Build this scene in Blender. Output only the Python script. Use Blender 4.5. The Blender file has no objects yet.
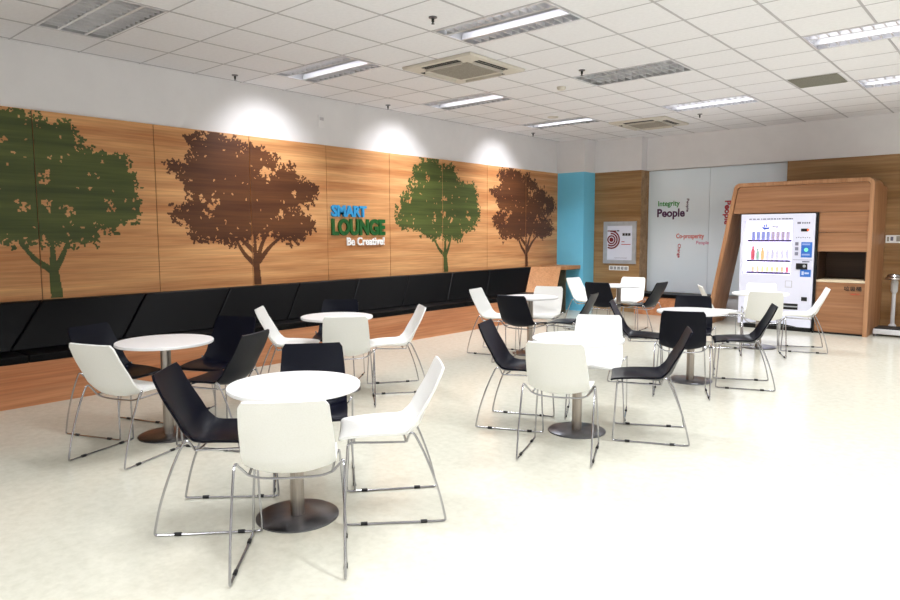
import bpy, bmesh, math, random
from mathutils import Vector, Matrix
random.seed(7)
PI = math.pi
scn = bpy.context.scene
COL = scn.collection

# ------------------------------------------------------------------ camera
F, YAW, PITCH, ROLL = 676.5, -.716036, .09667, -.003547
cy, sy, cp, sp = math.cos(YAW), math.sin(YAW), math.cos(PITCH), math.sin(PITCH)
fw = Vector((sy*cp, cy*cp, -sp)); r0 = Vector((cy, -sy, 0)); u0 = r0.cross(fw)
cr, sr = math.cos(ROLL), math.sin(ROLL)
R_ = cr*r0 + sr*u0; U_ = -sr*r0 + cr*u0
cam_d = bpy.data.cameras.new('camera'); cam = bpy.data.objects.new('camera', cam_d); COL.objects.link(cam)
cam_d.sensor_fit = 'HORIZONTAL'; cam_d.sensor_width = 36; cam_d.lens = 36*F/900; cam_d.clip_start = .05
M = Matrix((R_, U_, -fw)).transposed().to_4x4(); M.translation = Vector((0, 0, 1.5)); cam.matrix_world = M
scn.camera = cam

# ------------------------------------------------------------------ world, light, exposure
world = bpy.data.worlds.new('world'); scn.world = world; world.use_nodes = True
world.node_tree.nodes['Background'].inputs[0].default_value = (.8, .85, 1, 1)
world.node_tree.nodes['Background'].inputs[1].default_value = .3
scn.view_settings.view_transform = 'Standard'; scn.view_settings.look = 'None'
scn.view_settings.exposure = 0.27; scn.view_settings.gamma = 1
scn.view_settings.use_curve_mapping = False
scn.cycles.use_denoising = True
scn.cycles.max_bounces = 8; scn.cycles.diffuse_bounces = 5
scn.cycles.sample_clamp_indirect = 6

LAMP_W = 25.0            # one lit tube bay of a ceiling light
SPOT_W = 62.0            # wall washers over the mural
ZC = 3.304               # ceiling height
GX0, GXS, GY0, GYS = -3.0016, .6063, 5.194, .6      # ceiling grid
def gx(i): return GX0 + GXS*i
def gy(j): return GY0 + GYS*j
XW = -7.30               # left wall
YB = 12.45               # back wall
XR, YF = 5.2, -4.2       # right wall and wall behind the camera

lamp_cells = [(i, j) for i in (-6, -2, 2, 6, 10) for j in (-13, -9, -5, -1, 3, 7)]
UNLIT = {(-2, 3), (-6, -5)}
LAMP_GAIN = {(-6, -9): .05, (-6, -13): .05, (-6, -1): .75, (-2, -9): .5, (-2, -5): .85, (-6, 7): 1.5, (-2, 7): 1.5, (-6, 3): 1.2, (2, 7): 1.3, (2, -5): 1.0, (2, -1): 1.05, (6, -1): 1.3, (6, -5): 1.2}
def area_light(name, loc, sx, sy_, w, col, rot=(0, 0, 0), spread=125):
    d = bpy.data.lights.new(name, 'AREA'); d.shape = 'RECTANGLE'; d.size = sx; d.size_y = sy_
    d.energy = w; d.color = col; d.spread = math.radians(spread)
    o = bpy.data.objects.new(name, d); o.location = loc; o.rotation_euler = rot; COL.objects.link(o); return o
for (i, j) in lamp_cells:
    if (i, j) in UNLIT: continue
    area_light('tube_light', (gx(i+1), gy(j+.5), ZC+.002), 1.13, .19, LAMP_W*LAMP_GAIN.get((i, j), 1), (.93, .95, 1))
for y in (4.88, 7.14, 9.58):
    d = bpy.data.lights.new('wall_washer', 'SPOT'); d.energy = SPOT_W; d.spot_size = math.radians(88); d.spot_blend = 1
    d.shadow_soft_size = .03; d.color = (.97, .97, 1)
    o = bpy.data.objects.new('wall_washer', d); o.location = (XW+1.0, y, ZC-.02); COL.objects.link(o)
    o.rotation_euler = (0, math.radians(44), 0)

# ------------------------------------------------------------------ materials
def srgb(r, g, b):
    f = lambda c: (c/255/12.92) if c/255 <= .04045 else ((c/255+.055)/1.055)**2.4
    return (f(r), f(g), f(b), 1)
def mat(name, col, rough=.5, metal=0, emit=None, es=0, spec=.5, coat=0):
    m = bpy.data.materials.new(name); m.use_nodes = True
    b = m.node_tree.nodes['Principled BSDF']
    b.inputs['Base Color'].default_value = col; b.inputs['Roughness'].default_value = rough
    b.inputs['Metallic'].default_value = metal; b.inputs['Specular IOR Level'].default_value = spec
    b.inputs['Coat Weight'].default_value = coat
    if emit: b.inputs['Emission Color'].default_value = emit; b.inputs['Emission Strength'].default_value = es
    return m
def noisy(name, c1, c2, scale, rough=.5, stretch=(1, 1, 1), detail=4, bump=0, spec=.5, lo=.35, hi=.65, metal=0, rot=(0, 0, 0), second=None):
    m = mat(name, c1, rough, metal, spec=spec); nt = m.node_tree; N = nt.nodes; L = nt.links
    b = N['Principled BSDF']; tc = N.new('ShaderNodeTexCoord'); mp = N.new('ShaderNodeMapping')
    mp.inputs['Scale'].default_value = stretch; mp.inputs['Rotation'].default_value = rot
    n = N.new('ShaderNodeTexNoise'); n.inputs['Scale'].default_value = scale; n.inputs['Detail'].default_value = detail
    n.inputs['Roughness'].default_value = .6
    r = N.new('ShaderNodeValToRGB'); r.color_ramp.elements[0].position = lo; r.color_ramp.elements[1].position = hi
    r.color_ramp.elements[0].color = c1; r.color_ramp.elements[1].color = c2
    L.new(tc.outputs['Object'], mp.inputs['Vector']); L.new(mp.outputs[0], n.inputs['Vector'])
    L.new(n.outputs['Fac'], r.inputs['Fac'])
    out = r.outputs[0]
    if second:           # a finer layer of streaks multiplied in
        mp2 = N.new('ShaderNodeMapping'); mp2.inputs['Scale'].default_value = second[0]; mp2.inputs['Rotation'].default_value = rot
        n2 = N.new('ShaderNodeTexNoise'); n2.inputs['Scale'].default_value = second[1]; n2.inputs['Detail'].default_value = 5
        r2 = N.new('ShaderNodeValToRGB'); r2.color_ramp.elements[0].position = .3; r2.color_ramp.elements[1].position = .7
        k = second[2]; r2.color_ramp.elements[0].color = (k, k, k, 1); r2.color_ramp.elements[1].color = (1, 1, 1, 1)
        mx = N.new('ShaderNodeMixRGB'); mx.blend_type = 'MULTIPLY'; mx.inputs[0].default_value = 1
        L.new(tc.outputs['Object'], mp2.inputs['Vector']); L.new(mp2.outputs[0], n2.inputs['Vector']); L.new(n2.outputs['Fac'], r2.inputs['Fac'])
        L.new(out, mx.inputs[1]); L.new(r2.outputs[0], mx.inputs[2]); out = mx.outputs[0]
    L.new(out, b.inputs['Base Color'])
    if bump:
        bp = N.new('ShaderNodeBump'); bp.inputs['Strength'].default_value = bump; bp.inputs['Distance'].default_value = .002
        L.new(n.outputs['Fac'], bp.inputs['Height']); L.new(bp.outputs[0], b.inputs['Normal'])
    return m
def wood(name, dark, light, along='y', rough=.42):
    st = {'x': (.28, 5, 5), 'y': (5, .28, 5), 'z': (5, 5, .28)}[along]
    st2 = {'x': (.9, 22, 22), 'y': (34, .8, 34), 'z': (22, 22, .9)}[along]
    return noisy(name, dark, light, 1.6, rough, st, 5, second=(st2, 1.6, .74), lo=.36, hi=.64, spec=.35)

M_wood = wood('mural_wood', srgb(192, 128, 78), srgb(230, 174, 118), 'y')
M_benchwood = wood('bench_wood', srgb(192, 122, 80), srgb(216, 152, 108), 'y')
M_boardwood = wood('board_wood', srgb(192, 136, 92), srgb(204, 150, 104), 'z')
M_kioskwood = wood('kiosk_wood', srgb(154, 106, 72), srgb(178, 130, 94), 'x')
M_kioskframe = wood('kiosk_frame_wood', srgb(168, 118, 80), srgb(190, 142, 104), 'z')
M_backwood = wood('back_wall_wood', srgb(150, 112, 70), srgb(180, 142, 98), 'x')
M_green = wood('green_tree_print', srgb(62, 72, 32), srgb(90, 100, 48), 'y')
M_brown = wood('brown_tree_print', srgb(80, 44, 24), srgb(106, 64, 36), 'y')
M_floor = noisy('floor_vinyl', srgb(206, 204, 188), srgb(217, 215, 200), 18, .15, detail=8, lo=.3, hi=.6, second=((1, 1, 1), 45, .955))
M_white = noisy('white_paint', srgb(226, 224, 226), srgb(230, 228, 230), 3, .7)
M_wpanel = noisy('ceiling_tile', srgb(230, 229, 233), srgb(235, 234, 238), 30, .85, detail=6, bump=.15)
M_grid = mat('ceiling_grid', srgb(182, 179, 184), .6)
M_blue = noisy('blue_paint', srgb(116, 206, 242), srgb(120, 210, 246), 2, .6)
M_fabric = noisy('black_leather', srgb(3, 3, 4), srgb(6, 6, 8), 90, .38, bump=.08, spec=.12)
M_seatblack = noisy('black_plastic', srgb(6, 8, 19), srgb(9, 11, 26), 150, .34, bump=.1, spec=.13)
M_seatwhite = noisy('white_plastic', srgb(236, 236, 232), srgb(240, 240, 237), 150, .42, bump=.1, spec=.4)
M_chrome = noisy('chrome', srgb(170, 170, 174), srgb(188, 188, 192), 4, .17, metal=1)
M_steel = noisy('brushed_steel', srgb(160, 152, 144), srgb(182, 174, 166), 3, .3, metal=1, stretch=(60, 60, 1))
M_steelbase = noisy('base_steel', srgb(112, 112, 118), srgb(130, 130, 136), 8, .28, metal=1)
M_top = noisy('white_laminate', srgb(244, 244, 244), srgb(247, 247, 247), 5, .28)
M_rubber = noisy('black_rubber', srgb(16, 16, 18), srgb(24, 24, 26), 20, .6)
M_alu = noisy('louvre_aluminium', srgb(226, 226, 230), srgb(238, 238, 242), 5, .3, metal=.45)
M_housing = noisy('lamp_housing', srgb(190, 190, 194), srgb(206, 206, 210), 5, .4, metal=.4)
M_tube = mat('lit_tube', srgb(250, 250, 255), .4, emit=(.95, .96, 1, 1), es=4)
M_sideglow = mat('side_bay_glow', srgb(250, 250, 255), .4, emit=(.95, .96, 1, 1), es=1.0)  # glow added to make the side bays look bright
M_tubeoff = noisy('unlit_tube', srgb(225, 225, 225), srgb(232, 232, 232), 5, .3)
M_beige = noisy('beige_plastic', srgb(206, 200, 190), srgb(214, 208, 198), 4, .5)
M_acgrille = noisy('grille_grey', srgb(158, 152, 142), srgb(176, 170, 160), 60, .7)
M_dark = noisy('dark_slot', srgb(30, 30, 30), srgb(38, 38, 38), 10, .7)
M_vent = noisy('vent_grey', srgb(140, 138, 128), srgb(152, 150, 140), 60, .7)
M_glassboard = noisy('painted_glass', srgb(228, 240, 250), srgb(231, 243, 253), 1, .08)
M_black = noisy('black_lacquer', srgb(10, 10, 11), srgb(15, 15, 16), 6, .35)
M_silver = noisy('silver_frame', srgb(176, 180, 186), srgb(188, 192, 198), 12, .4, metal=.3)
M_paper = mat('paper', srgb(222, 224, 238), .6)
M_cream = noisy('cream_ledge', srgb(222, 204, 172), srgb(230, 214, 184), 8, .5)
M_vend = noisy('vending_white', srgb(226, 227, 243), srgb(230, 231, 247), 3, .35)
M_vendlit = mat('lit_display', srgb(235, 235, 245), .5, emit=srgb(238, 236, 255), es=1.0)
def flat(name, r, g, b, rough=.5, **k): return noisy(name, srgb(r, g, b), srgb(min(255, r+5), min(255, g+5), min(255, b+5)), 25, rough, **k)
T_cyan = flat('sign_cyan', 44, 150, 208); T_green = flat('sign_green', 8, 84, 26); T_white = flat('sign_white', 245, 245, 245)
T_gr2 = flat('word_green', 34, 140, 52); T_purple = flat('word_purple', 74, 24, 78); T_orange = flat('word_orange', 205, 60, 44)
T_pink = flat('word_pink', 205, 110, 150); T_red = flat('word_red', 176, 22, 44); T_black = flat('ink_black', 30, 24, 22); T_grey = flat('ink_grey', 110, 110, 130)
T_ring = flat('ring_red', 112, 14, 20)
m = bpy.data.materials.new('window_glass'); m.use_nodes = True; nt = m.node_tree; nt.nodes.clear()
o_ = nt.nodes.new('ShaderNodeOutputMaterial'); t_ = nt.nodes.new('ShaderNodeBsdfTransparent'); g_ = nt.nodes.new('ShaderNodeBsdfGlossy')
x_ = nt.nodes.new('ShaderNodeMixShader'); g_.inputs['Roughness'].default_value = .02; x_.inputs[0].default_value = .05
nt.links.new(t_.outputs[0], x_.inputs[1]); nt.links.new(g_.outputs[0], x_.inputs[2]); nt.links.new(x_.outputs[0], o_.inputs[0]); M_glass = m

# ------------------------------------------------------------------ mesh helpers
class MB:
    def __init__(s): s.v = []; s.f = []; s.sm = []
    def add(s, vs, fs, smooth=False):
        n = len(s.v); s.v += [tuple(v) for v in vs]; s.f += [tuple(n+i for i in f) for f in fs]; s.sm += [smooth]*len(fs); return s
    def box(s, x0, x1, y0, y1, z0, z1, c=0):
        if c > 0:
            bm = bmesh.new(); bmesh.ops.create_cube(bm, size=1)
            for v in bm.verts: v.co = Vector(((x0+x1)/2+v.co.x*(x1-x0), (y0+y1)/2+v.co.y*(y1-y0), (z0+z1)/2+v.co.z*(z1-z0)))
            bmesh.ops.bevel(bm, geom=bm.edges[:], offset=c, segments=2, affect='EDGES', profile=.5)
            bm.verts.index_update(); s.add([v.co for v in bm.verts], [[v.index for v in f.verts] for f in bm.faces], False); bm.free(); return s
        vs = [(x, y, z) for x in (x0, x1) for y in (y0, y1) for z in (z0, z1)]
        return s.add(vs, [(0, 1, 3, 2), (4, 6, 7, 5), (0, 4, 5, 1), (2, 3, 7, 6), (0, 2, 6, 4), (1, 5, 7, 3)])
    def lathe(s, prof, n=32, cx=0, cy=0):
        vs = []; fs = []
        for r, z in prof:
            for k in range(n): a = 2*PI*k/n; vs.append((cx+r*math.cos(a), cy+r*math.sin(a), z))
        for i in range(len(prof)-1):
            for k in range(n): fs.append((i*n+k, i*n+(k+1) % n, (i+1)*n+(k+1) % n, (i+1)*n+k))
        fs.append(tuple(range(n))[::-1]); fs.append(tuple((len(prof)-1)*n+k for k in range(n)))
        return s.add(vs, fs, True)
    def tube(s, pts, r, n=8):
        pts = [Vector(p) for p in pts]; vs = []; fs = []; prev = None
        for i, p in enumerate(pts):
            t = (pts[min(i+1, len(pts)-1)]-pts[max(i-1, 0)]).normalized()
            if prev is None: a = t.orthogonal().normalized()
            else: a = (prev - t*prev.dot(t)).normalized()
            prev = a; b = t.cross(a)
            for k in range(n): w = 2*PI*k/n; vs.append(p + a*math.cos(w)*r + b*math.sin(w)*r)
        for i in range(len(pts)-1):
            for k in range(n): fs.append((i*n+k, i*n+(k+1) % n, (i+1)*n+(k+1) % n, (i+1)*n+k))
        fs.append(tuple(range(n))[::-1]); fs.append(tuple((len(pts)-1)*n+k for k in range(n)))
        return s.add(vs, fs, True)
    def prism(s, poly, d, o=(0, 0, 0)):           # poly of 3D points, thickness vector d
        n = len(poly); d = Vector(d); A = [Vector(p) for p in poly]; B = [p+d for p in A]
        nrm = Vector((0, 0, 0))
        for i in range(n): nrm += A[i].cross(A[(i+1) % n])
        if nrm.dot(d) < 0: A, B = B, A
        # A is the far side now: its own normal must point away from B
        fs = [tuple(range(n))[::-1], tuple(range(n, 2*n))] + [(i, (i+1) % n, n+(i+1) % n, n+i) for i in range(n)]
        return s.add(A+B, fs)
    def build(s, name, m, parent=None, loc=None, bevel=0, fix=True):
        me = bpy.data.meshes.new(name); me.from_pydata(s.v, [], s.f); me.polygons.foreach_set('use_smooth', s.sm)
        if fix:
            bm = bmesh.new(); bm.from_mesh(me); bmesh.ops.recalc_face_normals(bm, faces=bm.faces[:]); bm.to_mesh(me); bm.free()
        if any(s.sm): me.set_sharp_from_angle(angle=math.radians(40))
        me.materials.append(m); o = bpy.data.objects.new(name, me); COL.objects.link(o)
        if parent: o.parent = parent
        if loc: o.location = loc
        if bevel:
            b = o.modifiers.new('bevel', 'BEVEL'); b.width = bevel; b.segments = 2; b.limit_method = 'ANGLE'; b.angle_limit = math.radians(50)
        return o
def bx(name, m, b, parent=None, c=0, bevel=0): return MB().box(*b, c).build(name, m, parent, bevel=bevel)
def struct(o): o['kind'] = 'structure'; return o
def tag(o, label, cat, group=None):
    o['label'] = label; o['category'] = cat
    if group: o['group'] = group
    return o
def empty(name, loc, rz=0):
    o = bpy.data.objects.new(name, None); o.empty_display_size = .1; o.location = loc; o.rotation_euler = (0, 0, rz); COL.objects.link(o); return o
def copy_tree(o, parent=None):
    c = o.copy(); COL.objects.link(c); c.parent = parent
    for ch in [x for x in KIDS.get(o.name, [])]: copy_tree(ch, c)
    return c
KIDS = {}
def remember(root):
    for o in bpy.data.objects:
        if o.parent: KIDS.setdefault(o.parent.name, [])
        if o.parent and o not in KIDS[o.parent.name]: KIDS[o.parent.name].append(o)
def arc(c, r, a0, a1, n, f):           # f maps (u, v) -> 3D
    return [f(c[0]+r*math.cos(a0+(a1-a0)*k/n), c[1]+r*math.sin(a0+(a1-a0)*k/n)) for k in range(n+1)]
def smooth_path(P, n=6):               # Catmull-Rom
    P = [Vector(p) for p in P]; out = []
    for i in range(len(P)-1):
        a = P[max(i-1, 0)]; b = P[i]; c = P[i+1]; d = P[min(i+2, len(P)-1)]
        for k in range(n):
            t = k/n; out.append(.5*((2*b)+(c-a)*t+(2*a-5*b+4*c-d)*t*t+(3*b-a-3*c+d)*t**3))
    out.append(P[-1]); return out
def lettering(name, text, m, parent, x0, x1, z0, z1, depth, face, plane, bold=0, rot=0, shear=0):
    """text mesh filled to the box (along x0..x1, z0..z1) on a wall. face 'x': wall faces +x (text runs along +y); 'y': wall faces -y."""
    cu = bpy.data.curves.new(name, 'FONT'); cu.body = text; cu.extrude = .05; cu.offset = bold; cu.resolution_u = 4; cu.shear = shear
    to = bpy.data.objects.new(name, cu); COL.objects.link(to)
    bpy.context.view_layer.update()
    me = bpy.data.meshes.new_from_object(to.evaluated_get(bpy.context.evaluated_depsgraph_get()))
    bpy.data.objects.remove(to)
    vs = [v.co.copy() for v in me.vertices]
    if rot: vs = [Vector((v.y, -v.x, v.z)) if rot < 0 else Vector((-v.y, v.x, v.z)) for v in vs]
    ax, bx_ = min(v.x for v in vs), max(v.x for v in vs); ay, by = min(v.y for v in vs), max(v.y for v in vs); az = min(v.z for v in vs); bz = max(v.z for v in vs)
    for v, q in zip(me.vertices, vs):
        u = x0+(q.x-ax)/(bx_-ax)*(x1-x0); w = z0+(q.y-ay)/(by-ay)*(z1-z0); t = (q.z-az)/(bz-az)*depth
        v.co = (plane+t, u, w) if face == 'x' else (u, plane-t, w)
    me.name = name; me.materials.clear(); me.materials.append(m)
    for p in me.polygons: p.material_index = 0
    o = bpy.data.objects.new(name, me); COL.objects.link(o)
    if parent: o.parent = parent
    return o

# ------------------------------------------------------------------ room shell
struct(bx('floor', M_floor, (XW-.1, XR+.1, YF-.1, YB+.1, -.1, 0)))
struct(bx('wall_left', M_white, (XW-.12, XW, YF-.12, YB+.12, 0, ZC+.16)))
struct(bx('wall_back', M_white, (XW, XR, YB, YB+.12, 0, ZC+.16)))
struct(bx('wall_right', M_white, (XR, XR+.12, YF-.12, YB+.12, 0, ZC+.16)))
struct(bx('wall_front', M_white, (XW, XR, YF-.12, YF, 0, ZC+.16)))
ZW = 2.69
AC = [(-4.85, 5.82), (-4.94, 10.64)]
def in_hole(i, j):
    for (a, b) in lamp_cells:
        if a <= i < a+2 and j == b: return True
    x, y = gx(i+.5), gy(j+.5)
    return False
cm = MB(); gm = MB()
i0, i1 = -7, 14; j0, j1 = -16, 12
xs = [XW]+[gx(i) for i in range(i0+0, i1) if XW+.05 < gx(i) < XR]+[XR]
ys = [YF]+[gy(j) for j in range(j0, j1+1) if YF+.05 < gy(j) < YB-.05]+[YB]
for a in range(len(xs)-1):
    for b in range(len(ys)-1):
        ci = math.floor(((xs[a]+xs[a+1])/2-GX0)/GXS); cj = math.floor(((ys[b]+ys[b+1])/2-GY0)/GYS)
        if in_hole(ci, cj): continue
        cm.box(xs[a]+.004, xs[a+1]-.004, ys[b]+.004, ys[b+1]-.004, ZC, ZC+.02)
struct(cm.build('ceiling', M_wpanel, fix=False))
for a in range(1, len(xs)-1): gm.box(xs[a]-.0105, xs[a]+.0105, YF, YB, ZC-.003, ZC+.012)
for b in range(1, len(ys)-1):
    for a in range(len(xs)-1):
        gm.box(xs[a]+.0105, xs[a+1]-.0105, ys[b]-.0065, ys[b]+.0065, ZC-.002, ZC+.012)
# the bars that would run across a lamp opening
gm2 = MB()
n = len(gm.v)//8
for k in range(n):
    vs = gm.v[k*8:(k+1)*8]; x0, x1 = min(v[0] for v in vs), max(v[0] for v in vs); y0, y1 = min(v[1] for v in vs), max(v[1] for v in vs)
    z0, z1 = min(v[2] for v in vs), max(v[2] for v in vs)
    if y1-y0 > 1:
        xi = round(((x0+x1)/2-GX0)/GXS)
        cuts = sorted([gy(b) for (a, b) in lamp_cells if xi == a+1])
        y = y0
        for c in cuts:
            if c > y: gm2.box(x0, x1, y, c, z0, z1)
            y = max(y, c+GYS)
        gm2.box(x0, x1, y, y1, z0, z1)
    else: gm2.box(x0, x1, y0, y1, z0, z1)
struct(gm2.build('trim_1', M_grid, fix=False))
struct(bx('ceiling_slab', M_white, (XW, XR, YF, YB, ZC+.16, ZC+.22)))

# left wall: wooden mural boards with seams; dark olive panel under the counter
seams = [-2.34+1.17*k for k in range(0, 12)]      # ... 2.34, 3.51 ... 10.53
seams = [s for s in seams]
ends = [YF]+[s for s in seams if s > YF+.2]+[11.63]
tn = 2
for a, b in zip(ends[:-1], ends[1:]):
    if b > YF:
        struct(bx('trim_%d' % tn, M_wood, (XW, XW+.02, a+.004, b-.004, .86, ZW))); tn += 1
struct(bx('trim_%d' % tn, M_black, (XW, XW+.008, YF, 11.63, .86, ZW-.005))); tn += 1
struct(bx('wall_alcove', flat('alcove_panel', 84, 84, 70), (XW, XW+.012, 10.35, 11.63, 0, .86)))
# blue column, recessed wooden wall, upper fascias
struct(bx('wall_column', M_blue, (XW, -6.69, 11.63, YB, 0, ZW)))
struct(bx('wall_column_top', M_white, (XW, -6.69, 11.63, YB, ZW, ZC)))
struct(bx('wall_pier', M_backwood, (-6.69, -5.72, 12.05, YB, 0, ZW)))
struct(bx('wall_pier_top', M_white, (-6.69, -5.72, 12.05, YB, ZW, ZC)))
struct(bx('wall_back_top', M_white, (-5.72, XR, 12.28, YB, ZW, ZC)))
struct(bx('wall_back_wood', M_backwood, (-3.25, XR, 12.30, YB, 0, ZW)))
# painted glass board
gb = empty('glass_board', (0, 12.38, 0))
tag(gb, 'tall pale grey glass board with coloured words, between the wooden pier and the kiosk', 'glass board')
for a, b in ((-5.715, -4.555), (-4.55, -3.255)): MB().box(a, b, 0, .02, .40, ZW-.01).build('glass_pane', M_glassboard, gb)
for (nm, tx, mm, x0, x1, z0, z1, bo, ro) in [
    ('word', 'Integrity', T_gr2, -5.52, -5.10, 1.985, 2.115, .018, 0),
    ('word', 'People', T_purple, -5.535, -5.0, 1.765, 1.965, .03, 0),
    ('word', 'People', T_purple, -4.985, -4.925, 1.90, 2.14, .02, -1),
    ('word', 'Co-prosperity', T_orange, -5.15, -4.63, 1.385, 1.50, .014, 0),
    ('word', 'People', T_pink, -4.77, -4.54, 1.285, 1.365, .01, 0),
    ('word', 'Change', T_red, -5.13, -5.06, 1.05, 1.31, .02, -1),
    ('word', 'People', T_red, -4.31, -4.17, 1.66, 2.08, .03, -1)]:
    lettering(nm, tx, mm, gb, x0, x1, z0, z1, .004, 'y', 0.0, bo, ro)

# ------------------------------------------------------------------ tree prints
TB = [(3.972,2.642),(4.038,2.586),(4.124,2.563),(4.181,2.671),(4.27,2.674),(4.339,2.6),(4.47,2.63),(4.543,2.571),(4.616,2.494),(4.658,2.582),(4.776,2.576),(4.893,2.501),(5.014,2.46),(5.053,2.376),(4.887,2.329),(4.784,2.27),(4.802,2.203),(4.965,2.213),(5.048,2.235),(5.072,2.324),(5.308,2.341),(5.37,2.219),(5.639,2.143),(5.683,2.034),(5.518,1.898),(5.338,1.875),(5.205,1.817),(5.16,1.762),(5.379,1.778),(5.603,1.678),(5.576,1.548),(5.414,1.456),(5.236,1.421),(5.108,1.494),(4.983,1.529),(4.923,1.582),(4.859,1.512),(4.757,1.512),(4.658,1.495),(4.539,1.462),(4.404,1.412),(4.276,1.463),(4.097,1.481),(3.956,1.465),(3.908,1.546),(3.862,1.657),(3.73,1.703),(3.717,1.78),(3.801,1.814),(3.905,1.88),(3.975,1.915),(3.943,1.977),(3.877,2.006),(3.85,2.161),(3.753,2.202),(3.657,2.242),(3.724,2.293),(3.855,2.287),(3.978,2.391),(3.931,2.481),(3.901,2.572)]
TBb = [[(4.744,0.916),(4.732,1.147)],[(4.704,1.148),(4.571,1.273),(4.462,1.445)],[(4.683,1.322),(4.52,1.462)],[(4.724,1.148),(4.718,1.53)],[(4.746,1.182),(4.822,1.39),(4.935,1.572)],[(4.774,1.181),(4.935,1.353),(5.117,1.483)]]
TBh = [(4.146,1.824,.05),(4.238,1.885,.05),(4.044,1.911,.04),(5.334,2.037,.05),(4.893,2.267,.06),(5.109,1.772,.06),(4.108,1.758,.04)]
TG = [(7.721,2.622),(7.838,2.567),(7.887,2.667),(8.032,2.68),(8.13,2.588),(8.255,2.548),(8.46,2.596),(8.486,2.514),(8.538,2.366),(8.751,2.309),(8.971,2.321),(9.027,2.219),(9.055,2.045),(9.112,1.835),(9.083,1.711),(8.832,1.586),(8.668,1.569),(8.641,1.448),(8.508,1.449),(8.299,1.45),(8.147,1.484),(7.973,1.435),(7.804,1.502),(7.662,1.566),(7.478,1.613),(7.188,1.658),(7.167,1.766),(7.256,1.83),(7.237,2.015),(7.349,2.097),(7.484,2.119),(7.463,2.274),(7.579,2.375),(7.58,2.501)]
TGb = [[(8.27,0.93),(8.251,1.181)],[(8.236,1.165),(8.105,1.268),(7.978,1.435)],[(8.251,1.181),(8.254,1.517)],[(8.267,1.181),(8.329,1.281),(8.392,1.433)],[(8.254,1.517),(8.281,1.819)],[(8.28,1.618),(8.394,1.771)]]
TGh = [(7.836,2.391,.05),(8.217,2.067,.05),(8.23,1.818,.06),(8.414,1.737,.06),(7.446,2.023,.05),(8.832,1.795,.045),(8.025,1.781,.05),(7.577,2.265,.04)]
def inside(p, poly):
    c = False; x, y = p
    for i in range(len(poly)):
        x1, y1 = poly[i]; x2, y2 = poly[i-1]
        if (y1 > y) != (y2 > y) and x < (x2-x1)*(y-y1)/(y2-y1)+x1: c = not c
    return c
def edge_dist(p, poly):
    best = 9
    for i in range(len(poly)):
        a = Vector(poly[i-1]); b = Vector(poly[i]); q = Vector(p); d = b-a
        t = max(0, min(1, (q-a).dot(d)/max(1e-9, d.dot(d)))); best = min(best, (q-a-d*t).length)
    return best
import numpy as np
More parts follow.
